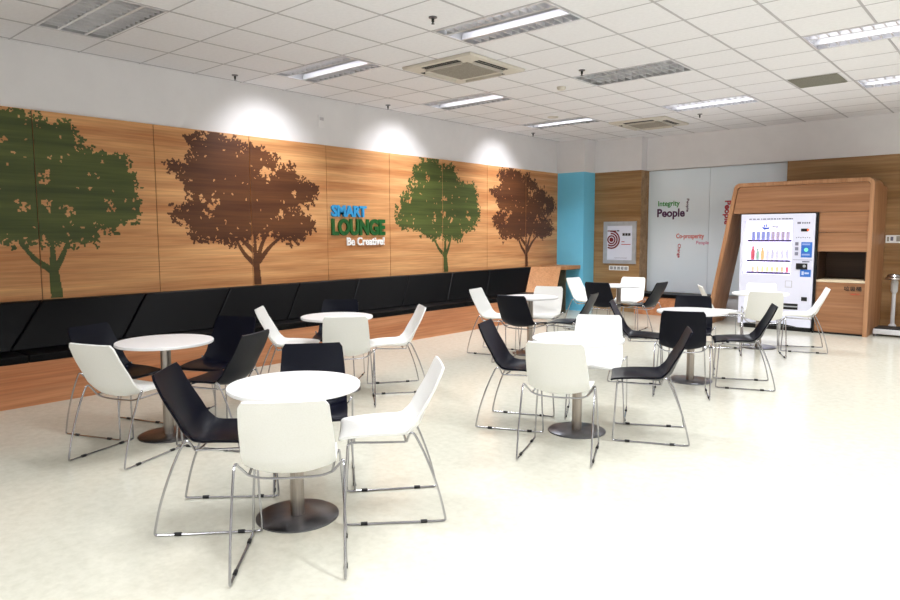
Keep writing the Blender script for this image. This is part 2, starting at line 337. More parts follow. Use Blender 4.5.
def tree_print(poly, branches, holes, shift, m, label, seed):
    rnd = random.Random(seed); X = XW+.0215; G = .0085
    ylo, yhi = min(p[0] for p in poly)-.12, max(p[0] for p in poly)+.12; zlo, zhi = .893, ZW
    ny, nz = int((yhi-ylo)/G)+1, int((zhi-zlo)/G); A = np.zeros((nz, ny), bool)
    def stamp(cy_, cz, r, n, pointy, val=True):
        a0 = rnd.random()*6.28
        k0, k1 = max(0, int((cy_-r-ylo)/G)), min(ny, int((cy_+r-ylo)/G)+2); l0, l1 = max(0, int((cz-r-zlo)/G)), min(nz, int((cz+r-zlo)/G)+2)
        if k1 <= k0 or l1 <= l0: return
        yy, zz = np.meshgrid(ylo+(np.arange(k0, k1)+.5)*G-cy_, zlo+(np.arange(l0, l1)+.5)*G-cz)
        an = np.arctan2(zz, yy)-a0; rr = np.hypot(yy, zz)
        A[l0:l1, k0:k1][rr < r*(pointy+(1-pointy)*(.5+.5*np.cos(an*n)))] = val
    pl, ph = min(p[1] for p in poly), max(p[1] for p in poly)
    st = .030; y = ylo
    while y < yhi:
        z = pl
        while z < ph:
            p = (y+rnd.uniform(-.01, .01), z+rnd.uniform(-.01, .01))
            if inside(p, poly):
                d = edge_dist(p, poly)
                if d > .06: stamp(p[0], p[1], .034, 3, .9)
                elif rnd.random() < .75: stamp(p[0], p[1], .032, 3, .5)
            z += st
        y += st
    for i in range(len(poly)):           # leaves that break the outline
        a = Vector(poly[i-1]); b = Vector(poly[i]); L = (b-a).length
        for k in range(int(L/.011)):
            q = a.lerp(b, rnd.random())+Vector((rnd.gauss(0, .040), rnd.gauss(0, .036)))
            stamp(q.x, q.y, rnd.uniform(.018, .038), rnd.choice((2, 3)), .35)
    for h in holes:                      # irregular gaps in the crown
        for k in range(7): stamp(h[0]+rnd.gauss(0, .03), h[1]+rnd.gauss(0, .03), h[2]*rnd.uniform(.3, .6), 3, .5, False)
    for k in range(90):
        q = (rnd.uniform(ylo, yhi), rnd.uniform(pl, ph)); stamp(q[0], q[1], rnd.uniform(.008, .02), 2, .4, False)
    for bi, br in enumerate(branches):
        P_ = smooth_path([(0, a, b) for a, b in br], 12); w0, w1 = (.055, .042) if bi == 0 else (.036, .016)
        if bi == 0: P_[0].z = .905
        for k, p in enumerate(P_):
            w = w0+(w1-w0)*k/(len(P_)-1); stamp(p.y, p.z, w, 1, 1.0)
    mb = MB()
    for l in range(nz):
        row = A[l]; k = 0
        while k < ny:
            if row[k]:
                e = k
                while e < ny and row[e]: e += 1
                segs = [(ylo+k*G+shift, ylo+e*G+shift)]
                for sm_ in ends:
                    out = []
                    for (u, v) in segs:
                        if u < sm_-.004 and v > sm_+.004: out += [(u, sm_-.004), (sm_+.004, v)]
                        elif sm_-.004 <= u < sm_+.004: out.append((sm_+.004, max(v, sm_+.0045)))
                        elif sm_-.004 < v <= sm_+.004: out.append((min(u, sm_-.0045), sm_-.004))
                        else: out.append((u, v))
                    segs = out
                for (u, v) in segs:
                    u = max(u, YF); v = max(v, u+.001)
                    mb.add([(X, u, zlo+l*G), (X, v, zlo+l*G), (X, v, zlo+(l+1)*G), (X, u, zlo+(l+1)*G)], [(0, 1, 2, 3)])
                k = e
            else: k += 1
    o = mb.build('tree_decal', m, fix=False)
    return tag(o, label, 'wall decal', 'tree silhouettes on the wooden wall')
tree_print(TG, TGb, TGh, -5.80, M_green, 'large green tree silhouette at the far left end of the wooden wall', 1)
tree_print(TB, TBb, TBh, 0, M_brown, 'brown tree silhouette left of the lounge lettering on the wooden wall', 2)
tree_print(TG, TGb, TGh, 0, M_green, 'green tree silhouette right of the lounge lettering on the wooden wall', 3)
tree_print(TB, TBb, TBh, 5.82, M_brown, 'brown tree silhouette next to the blue column at the end of the wooden wall', 4)

sg = empty('lettering_sign', (XW+.02, 0, 0)); tag(sg, 'raised blue, green and white SMART LOUNGE Be Creative lettering on the wooden wall', 'sign')
lettering('word', 'SMART', T_cyan, sg, 5.91, 6.54, 1.745, 1.905, .03, 'x', 0, .04)['label'] = 'blue upper word'
lettering('word', 'LOUNGE', T_green, sg, 5.91, 6.90, 1.49, 1.722, .03, 'x', 0, .045)['label'] = 'dark green middle word'
lettering('word', 'Be Creative!', T_white, sg, 6.18, 6.89, 1.35, 1.465, .02, 'x', 0, .022)['label'] = 'white lower words'

# ------------------------------------------------------------------ left bench and counter
bn = empty('bench', (-6.95, 4, 0)); tag(bn, 'long built-in bench with black cushions on a wooden base along the left wall', 'bench')
def at(o, mbs):  # shift a world-space mesh under an empty that is not at the origin
    L = o.location; mbs.v = [(v[0]-L.x, v[1]-L.y, v[2]-L.z) for v in mbs.v]; return mbs
base = MB().prism([(XW+.02, -2.2, 0), (-6.66, -2.2, 0), (-6.66, -2.2, .385), (XW+.02, -2.2, .385)], (0, 12.2, 0))
at(bn, base).build('base', M_benchwood, bn)
ys_ = [-1.7+k*1.0 for k in range(12)]; ys_[-1] = 9.3
tops = [-1.7+k for k in range(-0, 12)]+[10.5]
tops[11] = 9.3
for k in range(len(tops)-1):
    a, b = tops[k], tops[k+1]
    if k == 11: continue
for a, b in list(zip([-1.7+k for k in range(11)], [-.7+k for k in range(11)]))+[(9.3, 10.59)]:
    g = .004; sh = .35
    sh2 = sh+.14 if b > 10.4 else sh
    q = [(-7.165, a+g, .885), (-7.165, b-g, .885), (-6.975, b-g-sh2, .455), (-6.975, a+g-sh, .455)]
    c = MB().add(q+[(-7.275, a+g, .885), (-7.275, b-g, .885), (-7.1, b-g-sh2, .455), (-7.1, a+g-sh, .455)],
             [(0, 1, 2, 3), (7, 6, 5, 4), (0, 4, 5, 1), (1, 5, 6, 2), (2, 6, 7, 3), (3, 7, 4, 0)])
    at(bn, c).build('back_cushion', M_fabric, bn, bevel=.012)
for a, b in list(zip([-2.0+k for k in range(12)], [-1.0+k for k in range(12)])):
    at(bn, MB().box(-7.27, -6.655, a+.002, min(b, 10.02)-.002, .386, .455)).build('seat_cushion', M_fabric, bn, bevel=.012)
eb = MB().add([(-7.17, 10.56, .89), (-6.79, 11.0, .89), (-6.55, 10.45, .44), (-6.93, 10.05, .458)], [(0, 1, 2, 3)])
eb.add([(v[0]-.035, v[1]+.03, v[2]) for v in eb.v[:4]], [(3, 2, 1, 0)])
for a, b in ((0, 1), (1, 2), (2, 3), (3, 0)): eb.f.append((a, b, b+4, a+4)); eb.sm.append(False)
at(bn, eb).build('end_board', M_boardwood, bn)['label'] = 'slanted light wooden end board'
at(bn, MB().box(-7.27, -6.66, 10.025, 10.30, 0, .40)).build('end_panel', M_benchwood, bn)
ct = empty('counter', (-7.0, 11.4, 0))
at(ct, MB().box(-7.285, -6.74, 11.04, 11.628, .825, .893)).build('top', M_boardwood, ct)
at(ct, MB().box(-7.285, -6.76, 11.10, 11.13, 0, .824)).build('support_panel', flat('support_panel', 70, 70, 58), ct)  # dark olive has the shade under the counter painted into it
tag(ct, 'wooden counter shelf between the bench end and the blue column', 'counter')

# back bench under the glass board
bb = empty('bench', (-4.9, 12.1, 0)); tag(bb, 'low wooden bench with a black cushion under the glass board', 'bench')
at(bb, MB().box(-5.715, -4.16, 11.86, 12.27, 0, .33)).build('base', M_benchwood, bb)
at(bb, MB().box(-5.715, -4.16, 11.84, 12.275, .331, .40)).build('seat_cushion', M_fabric, bb, bevel=.012)

# ------------------------------------------------------------------ chairs
def chair_proto(kind):
    t = empty('chair', (0, 0, 0))
    # seat shell, side profile (y, z) from the front lip to the top of the back
    prof = smooth_path([(0, .245, .438), (0, .225, .452), (0, .12, .456), (0, 0, .446), (0, -.08, .438), (0, -.138, .450), (0, -.182, .500), (0, -.210, .57), (0, -.250, .665), (0, -.304, .806)], 4)
    n = len(prof); nt_ = 12
    L = [0]
    for i in range(1, n): L.append(L[-1]+(prof[i]-prof[i-1]).length)
    tot = L[-1]
    def lerp_tab(tab, s):
        for (a, va), (b, vb) in zip(tab[:-1], tab[1:]):
            if s <= b: return va+(vb-va)*(s-a)/(b-a)
        return tab[-1][1]
    wt = [(0, .385), (.2, .405), (.5, .412), (.62, .412), (.8, .40), (1, .375)]
    lt = [(0, .004), (.15, .012), (.4, .038), (.52, .05), (.65, .036), (.85, .014), (1, .006)]
    up = []; dn = []
    for i, p in enumerate(prof):
        s = L[i]/tot; t_ = (prof[min(i+1, n-1)]-prof[max(i-1, 0)]).normalized(); nn = Vector((0, -t_.z, t_.y))*-1  # towards the sitter
        if nn.dot(Vector((0, .5, 1))) < 0: nn = -nn
        w = lerp_tab(wt, s); e = min(L[i], tot-L[i]); rc = .02
        if e < rc: w -= 2*(rc-math.sqrt(max(0, rc*rc-(rc-e)**2)))*.8
        for k in range(nt_+1):
            u = -1+2*k/nt_; lift = lerp_tab(lt, s)*abs(u)**2.3
            q = p+nn*lift+Vector((u*w/2, 0, 0)); up.append(q+nn*.0); dn.append(q-nn*.013)
    W = nt_+1; fs = []
    for i in range(n-1):
        for k in range(nt_): a = i*W+k; fs.append((a, a+1, a+W+1, a+W))
    off = n*W; fs += [tuple(off+x for x in f[::-1]) for f in fs[:]]
    rim = [k for k in range(W)]+[i*W+nt_ for i in range(1, n)]+[(n-1)*W+k for k in range(nt_-1, -1, -1)]+[i*W for i in range(n-2, 0, -1)]
    for a, b in zip(rim, rim[1:]+rim[:1]): fs.append((a, b, off+b, off+a))
    MB().add(up+dn, fs, True).build('seat_shell', M_seatwhite if kind == 'white' else M_seatblack, t)
    R = .0062
    for s in (-1, 1):
        P = [(s*.20, -.105, .418)]+[(s*.228, -.115, .452)]
        side = smooth_path([(s*.19, -.108, .425), (s*.222, -.116, .462), (s*.237, -.130, .482), (s*.2415, -.155, .458), (s*.243, -.215, .325), (s*.244, -.268, .17), (s*.244, -.301, .03), (s*.244, -.298, .0105), (s*.244, -.278, .0072)], 5)
        run = [(s*.242, -.15, .0072), (s*.236, 0, .0072), (s*.232, .17, .0072)]
        fr = smooth_path([(s*.232, .19, .0072), (s*.231, .213, .0105), (s*.23, .222, .03), (s*.222, .212, .2), (s*.208, .200, .40), (s*.203, .19, .424), (s*.198, .165, .430), (s*.19, .05, .424), (s*.185, -.10, .420)], 5)
        lf = MB().tube(side+run+fr, R, 8).build('leg_frame', M_chrome, t)
        for yy in (-.19, .12): MB().tube([(s*(.2425 if yy < 0 else .2335), yy-.017, .0096), (s*(.2425 if yy < 0 else .2335), yy+.017, .0096)], .0095, 10).build('floor_glide', M_rubber, lf)
    MB().tube(smooth_path([(-.19, -.108, .425), (-.13, -.106, .406), (0, -.104, .400), (.13, -.106, .406), (.19, -.108, .425)], 5), R, 8).build('cross_rod', M_chrome, t)
    MB().tube(smooth_path([(-.198, .165, .430), (-.12, .165, .427), (0, .165, .426), (.12, .165, .427), (.198, .165, .430)], 4), R, 8).build('cross_rod', M_chrome, t)
    return t
protos = {k: chair_proto(k) for k in ('white', 'black')}
remember(None)
chairs = [
 ('white', -2.585, 1.845, 138, 'white chair nearest the camera, its back to us, at the front table'),
 ('white', -2.65, 2.50, 228, 'white chair seen from the side on the right of the front table'),
 ('black', -3.21, 1.87, 45, 'black chair on the left of the front table, facing right'),
 ('black', -3.256, 2.48, -38, 'black chair behind the front table, facing us over the table'),
 ('white', -4.665, 2.005, 110, 'white chair at the leftmost table, seen from behind'),
 ('black', -5.285, 2.20, 20, 'black chair between the leftmost table and the bench, partly behind a white chair'),
 ('black', -5.045, 2.88, -65, 'black chair on the far side of the leftmost table, in front of the bench cushions'),
 ('black', -4.476, 2.58, 205, 'black chair between the leftmost table and the front table, its back towards the front table'),
 ('white', -5.42, 3.89, 45, 'white chair left of the round table by the bench, seen edge-on facing right'),
 ('white', -4.71, 4.55, 234, 'white chair facing left on the right of the round table by the bench'),
 ('white', -4.658, 3.937, 138, 'white chair, back to us, tucked against the round table by the bench'),
 ('black', -5.46, 4.465, -51, 'black chair almost hidden behind the round table by the bench'),
 ('white', -2.43, 3.965, 112, 'white chair with its back to us at the middle table'),
 ('black', -2.163, 4.70, 206, 'black chair on the right of the middle table, facing left'),
 ('black', -3.045, 4.36, 22, 'black chair on the left of the middle table, facing right'),
 ('white', -2.70, 4.94, -64, 'white chair behind the middle table, facing us'),
 ('black', -2.495, 6.20, 113, 'black chair with its back to us at the table in front of the vending kiosk'),
 ('black', -2.19, 6.89, 203, 'black chair facing left on the right of the table with four black chairs'),
 ('black', -3.05, 6.50, 22, 'black chair facing right on the left of the table with four black chairs'),
 ('black', -2.80, 7.22, -70, 'black chair behind the table with four black chairs, facing us'),
 ('white', -5.16, 6.84, 14, 'white chair facing right beside the far end of the bench'),
 ('black', -4.54, 6.53, 96, 'black chair with its back to us at the table near the end of the bench'),
 ('white', -4.82, 7.365, -73, 'white chair behind the table near the end of the bench, facing us'),
 ('black', -4.18, 6.96, 194, 'black chair facing left at the table near the end of the bench'),
 ('white', -5.316, 9.44, -4, 'white chair in front of the blue column, facing right'),
 ('black', -4.807, 9.015, 95, 'black chair with its back to us at the farthest table before the wooden pier'),
 ('white', -4.85, 9.84, -80, 'white chair behind the farthest table, facing us below the framed poster'),
 ('black', -4.36, 9.315, 179, 'black chair facing left in front of the glass board'),
 ('white', -2.545, 8.82, 112, 'white chair with its back to us in front of the vending machine'),
 ('white', -2.28, 9.49, 199, 'white chair facing left in front of the kiosk bin cabinet'),
 ('white', -2.83, 9.70, -75, 'white chair facing us between its table and the vending machine'),
 ('white', -3.15, 9.19, 30, 'white chair facing right beside the slanted leg of the kiosk, mostly hidden'),
]
used = set()
for kind, x, y, phi, lab in chairs:
    if kind in used: c = copy_tree(protos[kind])
    else: c = protos[kind]; used.add(kind)
    c.location = (x, y, 0); c.rotation_euler = (0, 0, math.radians(phi-90))
    tag(c, lab, 'chair', kind+' lounge chairs at the round tables')

# ------------------------------------------------------------------ tables
def table_proto():
    t = empty('round_table', (0, 0, 0)); r = .344
    MB().lathe([(r-.004, .698), (r, .702), (r, .717), (r-.003, .720)], 64).build('tabletop', M_top, t)
    MB().lathe([(.12, .690), (.12, .6975)], 32).build('mounting_plate', M_steelbase, t)
    MB().lathe([(.037, .014), (.037, .6895)], 32).build('column', M_steel, t)
    MB().lathe([(.218, .0), (.218, .006), (.212, .010), (.05, .0135)], 64).build('base_plate', M_steelbase, t)
    return t
tp = table_proto(); remember(None)
for k, (x, y, lab) in enumerate([
  (-2.92, 2.105, 'white round table nearest the camera, on a steel column'),
  (-4.88, 2.37, 'leftmost white round table in front of the bench'),
  (-5.08, 4.175, 'white round table by the bench with white chairs left, right and in front'),
  (-2.595, 4.455, 'white round table in the middle with two white and two black chairs'),
  (-2.63, 6.77, 'white round table with four black chairs, in front of the kiosk'),
  (-4.79, 7.04, 'white round table near the end of the bench, behind the middle table'),
  (-4.82, 9.47, 'farthest white round table, before the framed poster'),
  (-2.74, 9.36, 'white round table directly in front of the vending machine')]):
    t = tp if k == 0 else copy_tree(tp)
    t.location = (x, y, 0); t.rotation_euler = (0, 0, .4*k); tag(t, lab, 'table', 'round tables of the lounge')

# ------------------------------------------------------------------ ceiling lights
def lamp_proto(lit, full=False):
    t = empty('ceiling_light', (0, 0, 0)); X, Y = GXS, GYS/2-.008; X -= .010
    h = MB(); h.box(-X, X, -Y, Y, .10, .105); h.box(-X, X, -Y, -Y+.004, 0, .10); h.box(-X, X, Y-.004, Y, 0, .10); h.box(-X, -X+.004, -Y, Y, 0, .10); h.box(X-.004, X, -Y, Y, 0, .10)
    h.build('housing', M_housing, t)
    f = MB(); w = .018
    f.box(-X, X, -Y, -Y+w, -.006, .002); f.box(-X, X, Y-w, Y, -.006, .002); f.box(-X, -X+w, -Y+w, Y-w, -.006, .002); f.box(X-w, X, -Y+w, Y-w, -.006, .002)
    f.build('frame', M_alu, t)
    l = MB(); b = Y-w; e1 = .11
    for yy in (-e1, e1): l.add([(-X+w, yy-.012, 0), (X-w, yy-.012, 0), (X-w, yy+.012, 0), (-X+w, yy+.012, 0), (-X+w, yy, .06), (X-w, yy, .06)], [(0, 3, 2, 1), (0, 1, 5, 4), (3, 4, 5, 2), (0, 4, 3), (1, 2, 5)])
    nb = 13
    for k in range(1, nb):
        x = -X+w+(2*X-2*w)*k/nb
        for (a, c) in ((-b, -e1-.012), (-e1+.012, e1-.012), (e1+.012, b)):
            if lit and a == -e1+.012: continue           # the lit bay shows as one bright strip
            l.add([(x-.006, a, 0), (x+.006, a, 0), (x+.006, c, 0), (x-.006, c, 0), (x, a, .045), (x, c, .045)], [(0, 3, 2, 1), (0, 1, 4), (1, 2, 5, 4), (2, 3, 5), (3, 0, 4, 5)])
    l.build('louvre', M_alu, t)
    for yy in (() if full else (-(e1+b)/2, (e1+b)/2) if lit else (-(e1+b)/2, 0, (e1+b)/2)):
        MB().tube([(-X+.04, yy, .072), (X-.04, yy, .072)], .013, 10).build('tube', M_tubeoff, t)
    if full:
        for yy in (-(e1+b)/2, (e1+b)/2): MB().box(-X+.03, X-.03, yy-.045, yy+.045, .058, .072).build('tube', M_sideglow, t)['label'] = 'added glowing strip in the side bay'  # flat glowing strips added to brighten the side bays
    if lit:
        MB().tube([(-X+.04, 0, .072), (X-.04, 0, .072)], .013, 10).build('tube', M_tube, t)['label'] = 'lit tube'
    return t
lp = {True: lamp_proto(True), False: lamp_proto(False), 'full': lamp_proto(True, True)}; remember(None); used = set()
lamp_labels = {(-6, -5): 'unlit grey louvred ceiling light at the top left corner of the view', (-6, -1): 'lit ceiling light above the brown tree left of the lettering',
 (-6, 3): 'lit ceiling light between the large air conditioner and the left wall', (-6, 7): 'lit ceiling light nearest the blue column',
 (-2, -1): 'large lit ceiling light at the top centre, nearest the camera', (-2, 3): 'dim louvred ceiling light beyond the large lit one at the top centre',
 (-2, 7): 'lit ceiling light above the glass board', (2, 3): 'large lit ceiling light near the upper right corner', (2, 7): 'smaller lit ceiling light above the kiosk side at the right edge'}
for c in lamp_cells:
    lit = False if c in UNLIT else 'full' if c in ((2, 3), (2, 7), (-2, 7)) else True
    t = copy_tree(lp[lit]) if lit in used else lp[lit]; used.add(lit)
    t.location = (gx(c[0]+1), gy(c[1]+.5), ZC)
    tag(t, lamp_labels.get(c, 'recessed louvred ceiling light outside the photographed part of the ceiling'), 'ceiling light', 'recessed ceiling lights' if c in lamp_labels else 'ceiling lights outside the view')

# air conditioners
def ac_proto():
    t = empty('air_conditioner', (0, 0, 0)); S = .475; s2 = .27
    p = MB()
    ring = [(S, -.012), (S-.01, -.028), (s2+.01, -.034), (s2, -.030)]
    rows = []
    for (a, z) in [(S, 0)]+ring: rows.append([(a, a, z), (-a, a, z), (-a, -a, z), (a, -a, z)])
    vs = [v for r in rows for v in r]; fs = []
    for i in range(len(rows)-1):
        for k in range(4): fs.append((i*4+k, i*4+(k+1) % 4, (i+1)*4+(k+1) % 4, (i+1)*4+k))
    fs.append((16, 17, 18, 19)); p.add(vs, fs); p.build('panel', M_beige, t)
    g = MB(); g.box(-s2, s2, -s2, s2, -.038, -.031)
    for k in range(18): yk = -s2+.02+(2*s2-.04)*k/17; g.box(-s2+.012, s2-.012, yk-.004, yk+.004, -.042, -.038)
    g.build('intake_grille', M_acgrille, t)
    for k in range(4):
        a = k*PI/2; m4 = Matrix.Rotation(a, 4, 'Z')
        s = MB(); s.box(-.25, .25, .345, .372, -.0345, -.030); s.box(-.25, .25, .385, .412, -.0335, -.029)
        s.v = [tuple(m4 @ Vector(v)) for v in s.v]; s.build('air_slot', M_dark, t)
        s = MB().box(-.255, .255, .334, .340, -.060, -.030); s.v = [tuple(m4 @ Vector(v)) for v in s.v]; s.build('air_flap', M_beige, t)
    return t
ap = ac_proto(); remember(None)
for k, (x, y) in enumerate(AC):
    t = ap if k == 0 else copy_tree(ap)
    t.location = (x, y, ZC-.003)
    tag(t, ['square beige ceiling air conditioner above the wooden wall, the nearer and larger one', 'square beige ceiling air conditioner near the back wall, the farther and smaller one'][k], 'air conditioner', 'ceiling air conditioners')
# grey vent
v = empty('ceiling_vent', (gx(1.47), gy(6.5), ZC-.003)); tag(v, 'grey rectangular vent in the ceiling left of the right-hand lights', 'ceiling vent')
f = MB(); f.box(-.26, .26, -.28, .28, -.006, 0); f.build('backing', M_vent, v)
f = MB()
for k in range(16): yk = -.26+.52*k/15; f.box(-.25, .25, yk-.008, yk+.008, -.012, -.006)
f.build('slats', M_vent, v)
# sprinklers
def spr_proto():
    t = empty('sprinkler', (0, 0, 0))
    MB().lathe([(.04, 0), (.04, -.010), (.014, -.018)], 20).build('escutcheon', M_steelbase, t)
    b = MB(); b.lathe([(.013, -.012), (.013, -.045), (.008, -.055)], 12); b.lathe([(.006, -.055), (.006, -.062), (.016, -.064), (.016, -.067)], 12); b.build('head', M_dark, t)
    return t
spp = spr_proto(); remember(None)
for k, (i, j, lab) in enumerate([(-6.58, -1.42, 'sprinkler near the left wall above the brown tree'), (-1.54, -1.46, 'sprinkler beside the large lit light at the top centre'),
     (-6.59, 2.57, 'sprinkler near the left wall above the green tree'), (-1.55, 2.62, 'sprinkler beside the dim louvred light'), (-1.67, 8.68, 'sprinkler beyond the lit light above the glass board'), (-6.56, 8.52, 'farthest sprinkler near the corner by the blue column')]):
    t = spp if k == 0 else copy_tree(spp)
    t.location = (gx(i), gy(j), ZC); t.scale = (.9, .9, .85) ; tag(t, lab, 'sprinkler', 'ceiling sprinklers')
d = MB().lathe([(.055, 0), (.055, -.015), (.045, -.035), (.02, -.042)], 24).build('smoke_detector', M_beige, loc=(gx(-2.59), gy(3.61), ZC)); tag(d, 'round smoke detector near the dim louvred light', 'smoke detector')
d = MB().lathe([(.085, 0), (.085, -.008), (.07, -.014)], 28).build('ceiling_speaker', M_beige, loc=(gx(-4.64), gy(6.55), ZC)); tag(d, 'flat round beige disc on the ceiling near the farthest left light', 'ceiling speaker')
o = empty('wall_socket', (XW, 5.8, 3.0)); tag(o, 'small white plate high on the white wall above the brown tree', 'wall socket')
MB().box(0, .008, -.05, .05, -.08, .08, .003).build('plate', M_white, o); MB().box(.008, .014, -.03, .03, .01, .05).build('switch', M_grid, o)

# ------------------------------------------------------------------ kiosk round the vending machine
KY = 11.24
kk = empty('vending_kiosk', (-2.9, KY, 0)); tag(kk, 'wooden kiosk with a slanted left leg around the vending machine and a bin cabinet', 'kiosk')
def kp(mb, name, m, **a): return at(kk, mb).build(name, m, kk, **a)
f3 = lambda u, w: (u, KY, w)
T = .055
def corner(cx_, cz, r, a0, a1): return arc((cx_, cz), r, math.radians(a0), math.radians(a1), 6, f3)
outer = [f3(-4.14, 0)]+corner(-3.655, 2.19, .10, 170, 90)+corner(-1.912, 2.19, .10, 90, 0)+[f3(-1.812, 0)]
inner = [f3(-4.082, 0)]+corner(-3.645, 2.183, .05, 170, 90)+corner(-1.917, 2.183, .05, 90, 0)+[f3(-1.867, 0)]
fr = MB(); n = len(outer)
D = Vector((0, .70, 0))
for a, b in ((outer, inner),):
    vs = [Vector(p) for p in a]+[Vector(p) for p in b]; vs += [p+D for p in vs]
    fs = []
    for i in range(n-1):
        fs += [(i, i+1, n+i+1, n+i), (2*n+i+1, 2*n+i, 3*n+i, 3*n+i+1), (i, 2*n+i, 2*n+i+1, i+1), (n+i, n+i+1, 3*n+i+1, 3*n+i)]
    fs += [(0, n, 3*n, 2*n), (n-1, 2*n-1+2*n, 2*n-1) if False else (n-1, 3*n-1, 4*n-1, 2*n-1)]
    fr.add(vs, fs)
kp(fr, 'frame', M_kioskframe)
hz = 1.812
kp(MB().prism([(-3.750, KY+.02, hz), (-1.869, KY+.02, hz), (-1.869, KY+.02, 2.188), (-1.905, KY+.02, 2.231), (-3.65, KY+.02, 2.231), (-3.690, KY+.02, 2.188)], (0, .5, 0)), 'header_panel', M_kioskwood)
kp(MB().box(-3.70, -1.95, KY+.521, KY+.69, 1.9, 2.21), 'ceiling_box', M_kioskwood)
kp(MB().box(-2.505, -1.869, KY+.02, KY+.45, 1.512, hz-.006), 'upper_panel', M_kioskwood)
kp(MB().box(-2.505, -1.869, KY+.02, KY+.45, 1.228, 1.506), 'upper_panel', M_kioskwood)
kp(MB().box(-2.505, -1.869, KY+.016, KY+.5, .775, .808), 'ledge', M_cream)
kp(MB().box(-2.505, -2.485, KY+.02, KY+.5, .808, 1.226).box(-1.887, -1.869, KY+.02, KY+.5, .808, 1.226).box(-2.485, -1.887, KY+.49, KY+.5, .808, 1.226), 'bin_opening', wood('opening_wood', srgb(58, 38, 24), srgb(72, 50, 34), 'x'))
kp(MB().box(-2.505, -1.869, KY+.02, KY+.5, .03, .77), 'bin_door', M_kioskwood)
kp(MB().box(-2.505, -1.869, KY+.05, KY+.5, 0, .028), 'plinth', M_dark)
kp(MB().box(-2.505, -2.485, KY+.505, KY+1.04, 0, 1.80), 'cabinet_side', M_kioskwood)
kp(MB().box(-1.838, -1.813, KY+.701, KY+1.05, 0, 2.20), 'cabinet_side', M_kioskframe)
lb = lettering('bin_lettering', '\u5783\u573e\u6876', T_black, kk, 0.765, 0.99, .655, .725, .003, 'y', .018, .01); 
for v_ in lb.data.vertices: pass
lb2 = lettering('bin_lettering', 'rubbish bin', T_orange, kk, .85, .97, .60, .625, .003, 'y', .018, 0)
# niche liner (black surround)
kp(MB().box(-2.53, -2.507, KY-.005, KY+.7, 0, 1.80).box(-3.64, -2.507, KY-.005, KY+.7, 1.80, 1.811), 'niche_liner', M_black)

# ------------------------------------------------------------------ vending machine
VX0, VX1, VY, VD = -3.61, -2.545, 11.22, .70
vm = empty('vending_machine', ((VX0+VX1)/2, VY, 0)); tag(vm, 'white drinks vending machine with a lit display window inside the wooden kiosk', 'vending machine')
def vp(mb, name, m, **a): return at(vm, mb).build(name, m, vm, **a)
wx0, wx1, wz0, wz1 = -3.56, -2.855, .86, 1.69
b = MB()
b.box(VX0, wx0, VY, VY+VD, .07, 1.795); b.box(wx1, VX1, VY, VY+VD, .07, 1.795); b.box(wx0, wx1, VY, VY+VD, .07, wz0); b.box(wx0, wx1, VY, VY+VD, wz1, 1.795); b.box(wx0, wx1, VY+.13, VY+VD, wz0, wz1)
vp(b, 'body', M_vend)
vp(MB().box(VX0+.02, VX1-.02, VY+.05, VY+VD, 0, .069), 'plinth', M_dark)
vp(MB().box(wx0, wx1, VY+.122, VY+.1295, wz0, wz1), 'backlight_panel', M_vendlit)['label'] = 'glowing white back panel of the display'
shelf_z = [1.405, 1.092, .905]
for z in shelf_z:
    vp(MB().box(wx0+.002, wx1-.002, VY+.02, VY+.121, z-.012, z-.004), 'display_shelf', M_vendlit)
    s = vp(MB().box(wx0+.05, wx1-.01, VY+.012, VY+.019, z-.035, z-.004), 'price_strip', flat('strip_purple', 96, 70, 150)); s['label'] = 'purple price strip'
    q = MB()
    for k in range(8): x = wx0+.075+k*.078; q.box(x, x+.05, VY+.0095, VY+.0118, z-.030, z-.012)
    q = at(vm, q).build('price_button', flat('strip_dark', 46, 36, 70), s)
vp(MB().box(wx0, wx1, VY+.001, VY+.004, wz0, wz1), 'display_glass', M_glass)
# printed marks
q = MB(); q.prism([(-3.335, VY+.113, 1.60), (-3.25, VY+.113, 1.585), (-3.215, VY+.113, 1.60), (-3.225, VY+.113, 1.565), (-3.30, VY+.113, 1.555)], (0, .006, 0)); q.box(-3.30, -3.285, VY+.113, VY+.119, 1.60, 1.635); q.box(-3.27, -3.255, VY+.113, VY+.119, 1.60, 1.64)
vp(q, 'emblem', flat('emblem_blue', 60, 100, 210))['label'] = 'blue emblem'
lettering('display_lettering', 'mq', T_black, vm, -3.195-vm.location.x, -3.09-vm.location.x, 1.575, 1.615, .004, 'y', .12, 0, 0, .3)
q = MB(); rr = random.Random(5)
x = -3.49
while x < -2.86:
    w = rr.uniform(.015, .05); q.box(x, min(x+w, -2.855), VY-.002, VY, 1.712, 1.728); x += w+rr.uniform(.006, .02)
vp(q, 'header_print', T_grey)
q = MB(); q.box(-2.79, -2.74, VY-.002, VY, 1.64, 1.668)
for k in range(4): q.box(-2.725+k*.03, -2.705+k*.03, VY-.002, VY, 1.642, 1.665)
vp(q, 'maker_print', T_grey)
vp(MB().box(-2.735, -2.64, VY-.006, VY, 1.525, 1.568), 'price_display', M_black)
vp(MB().box(-2.65, -2.625, VY-.008, VY-.001, 1.535, 1.562), 'display_digit', mat('digit_orange', srgb(230, 90, 50), .5, emit=srgb(255, 100, 40), es=1))
q = MB()
for k in range(7):
    q.box(-2.80+k*.03, -2.785+k*.03, VY-.002, VY, 1.425+.006*(k % 2), 1.437+.006*(k % 2))
vp(q, 'instruction_print', T_grey)
pb = vp(MB().box(-2.722, -2.573, VY-.004, VY, 1.135, 1.365), 'blue_poster', flat('poster_blue', 50, 110, 200)); pb['label'] = 'blue printed notice'
q = MB(); q.lathe([(.028, 0), (.028, .002)], 20); q.v = [(v[0]-2.652, VY-.0045-v[2], v[1]+1.25) for v in q.v]
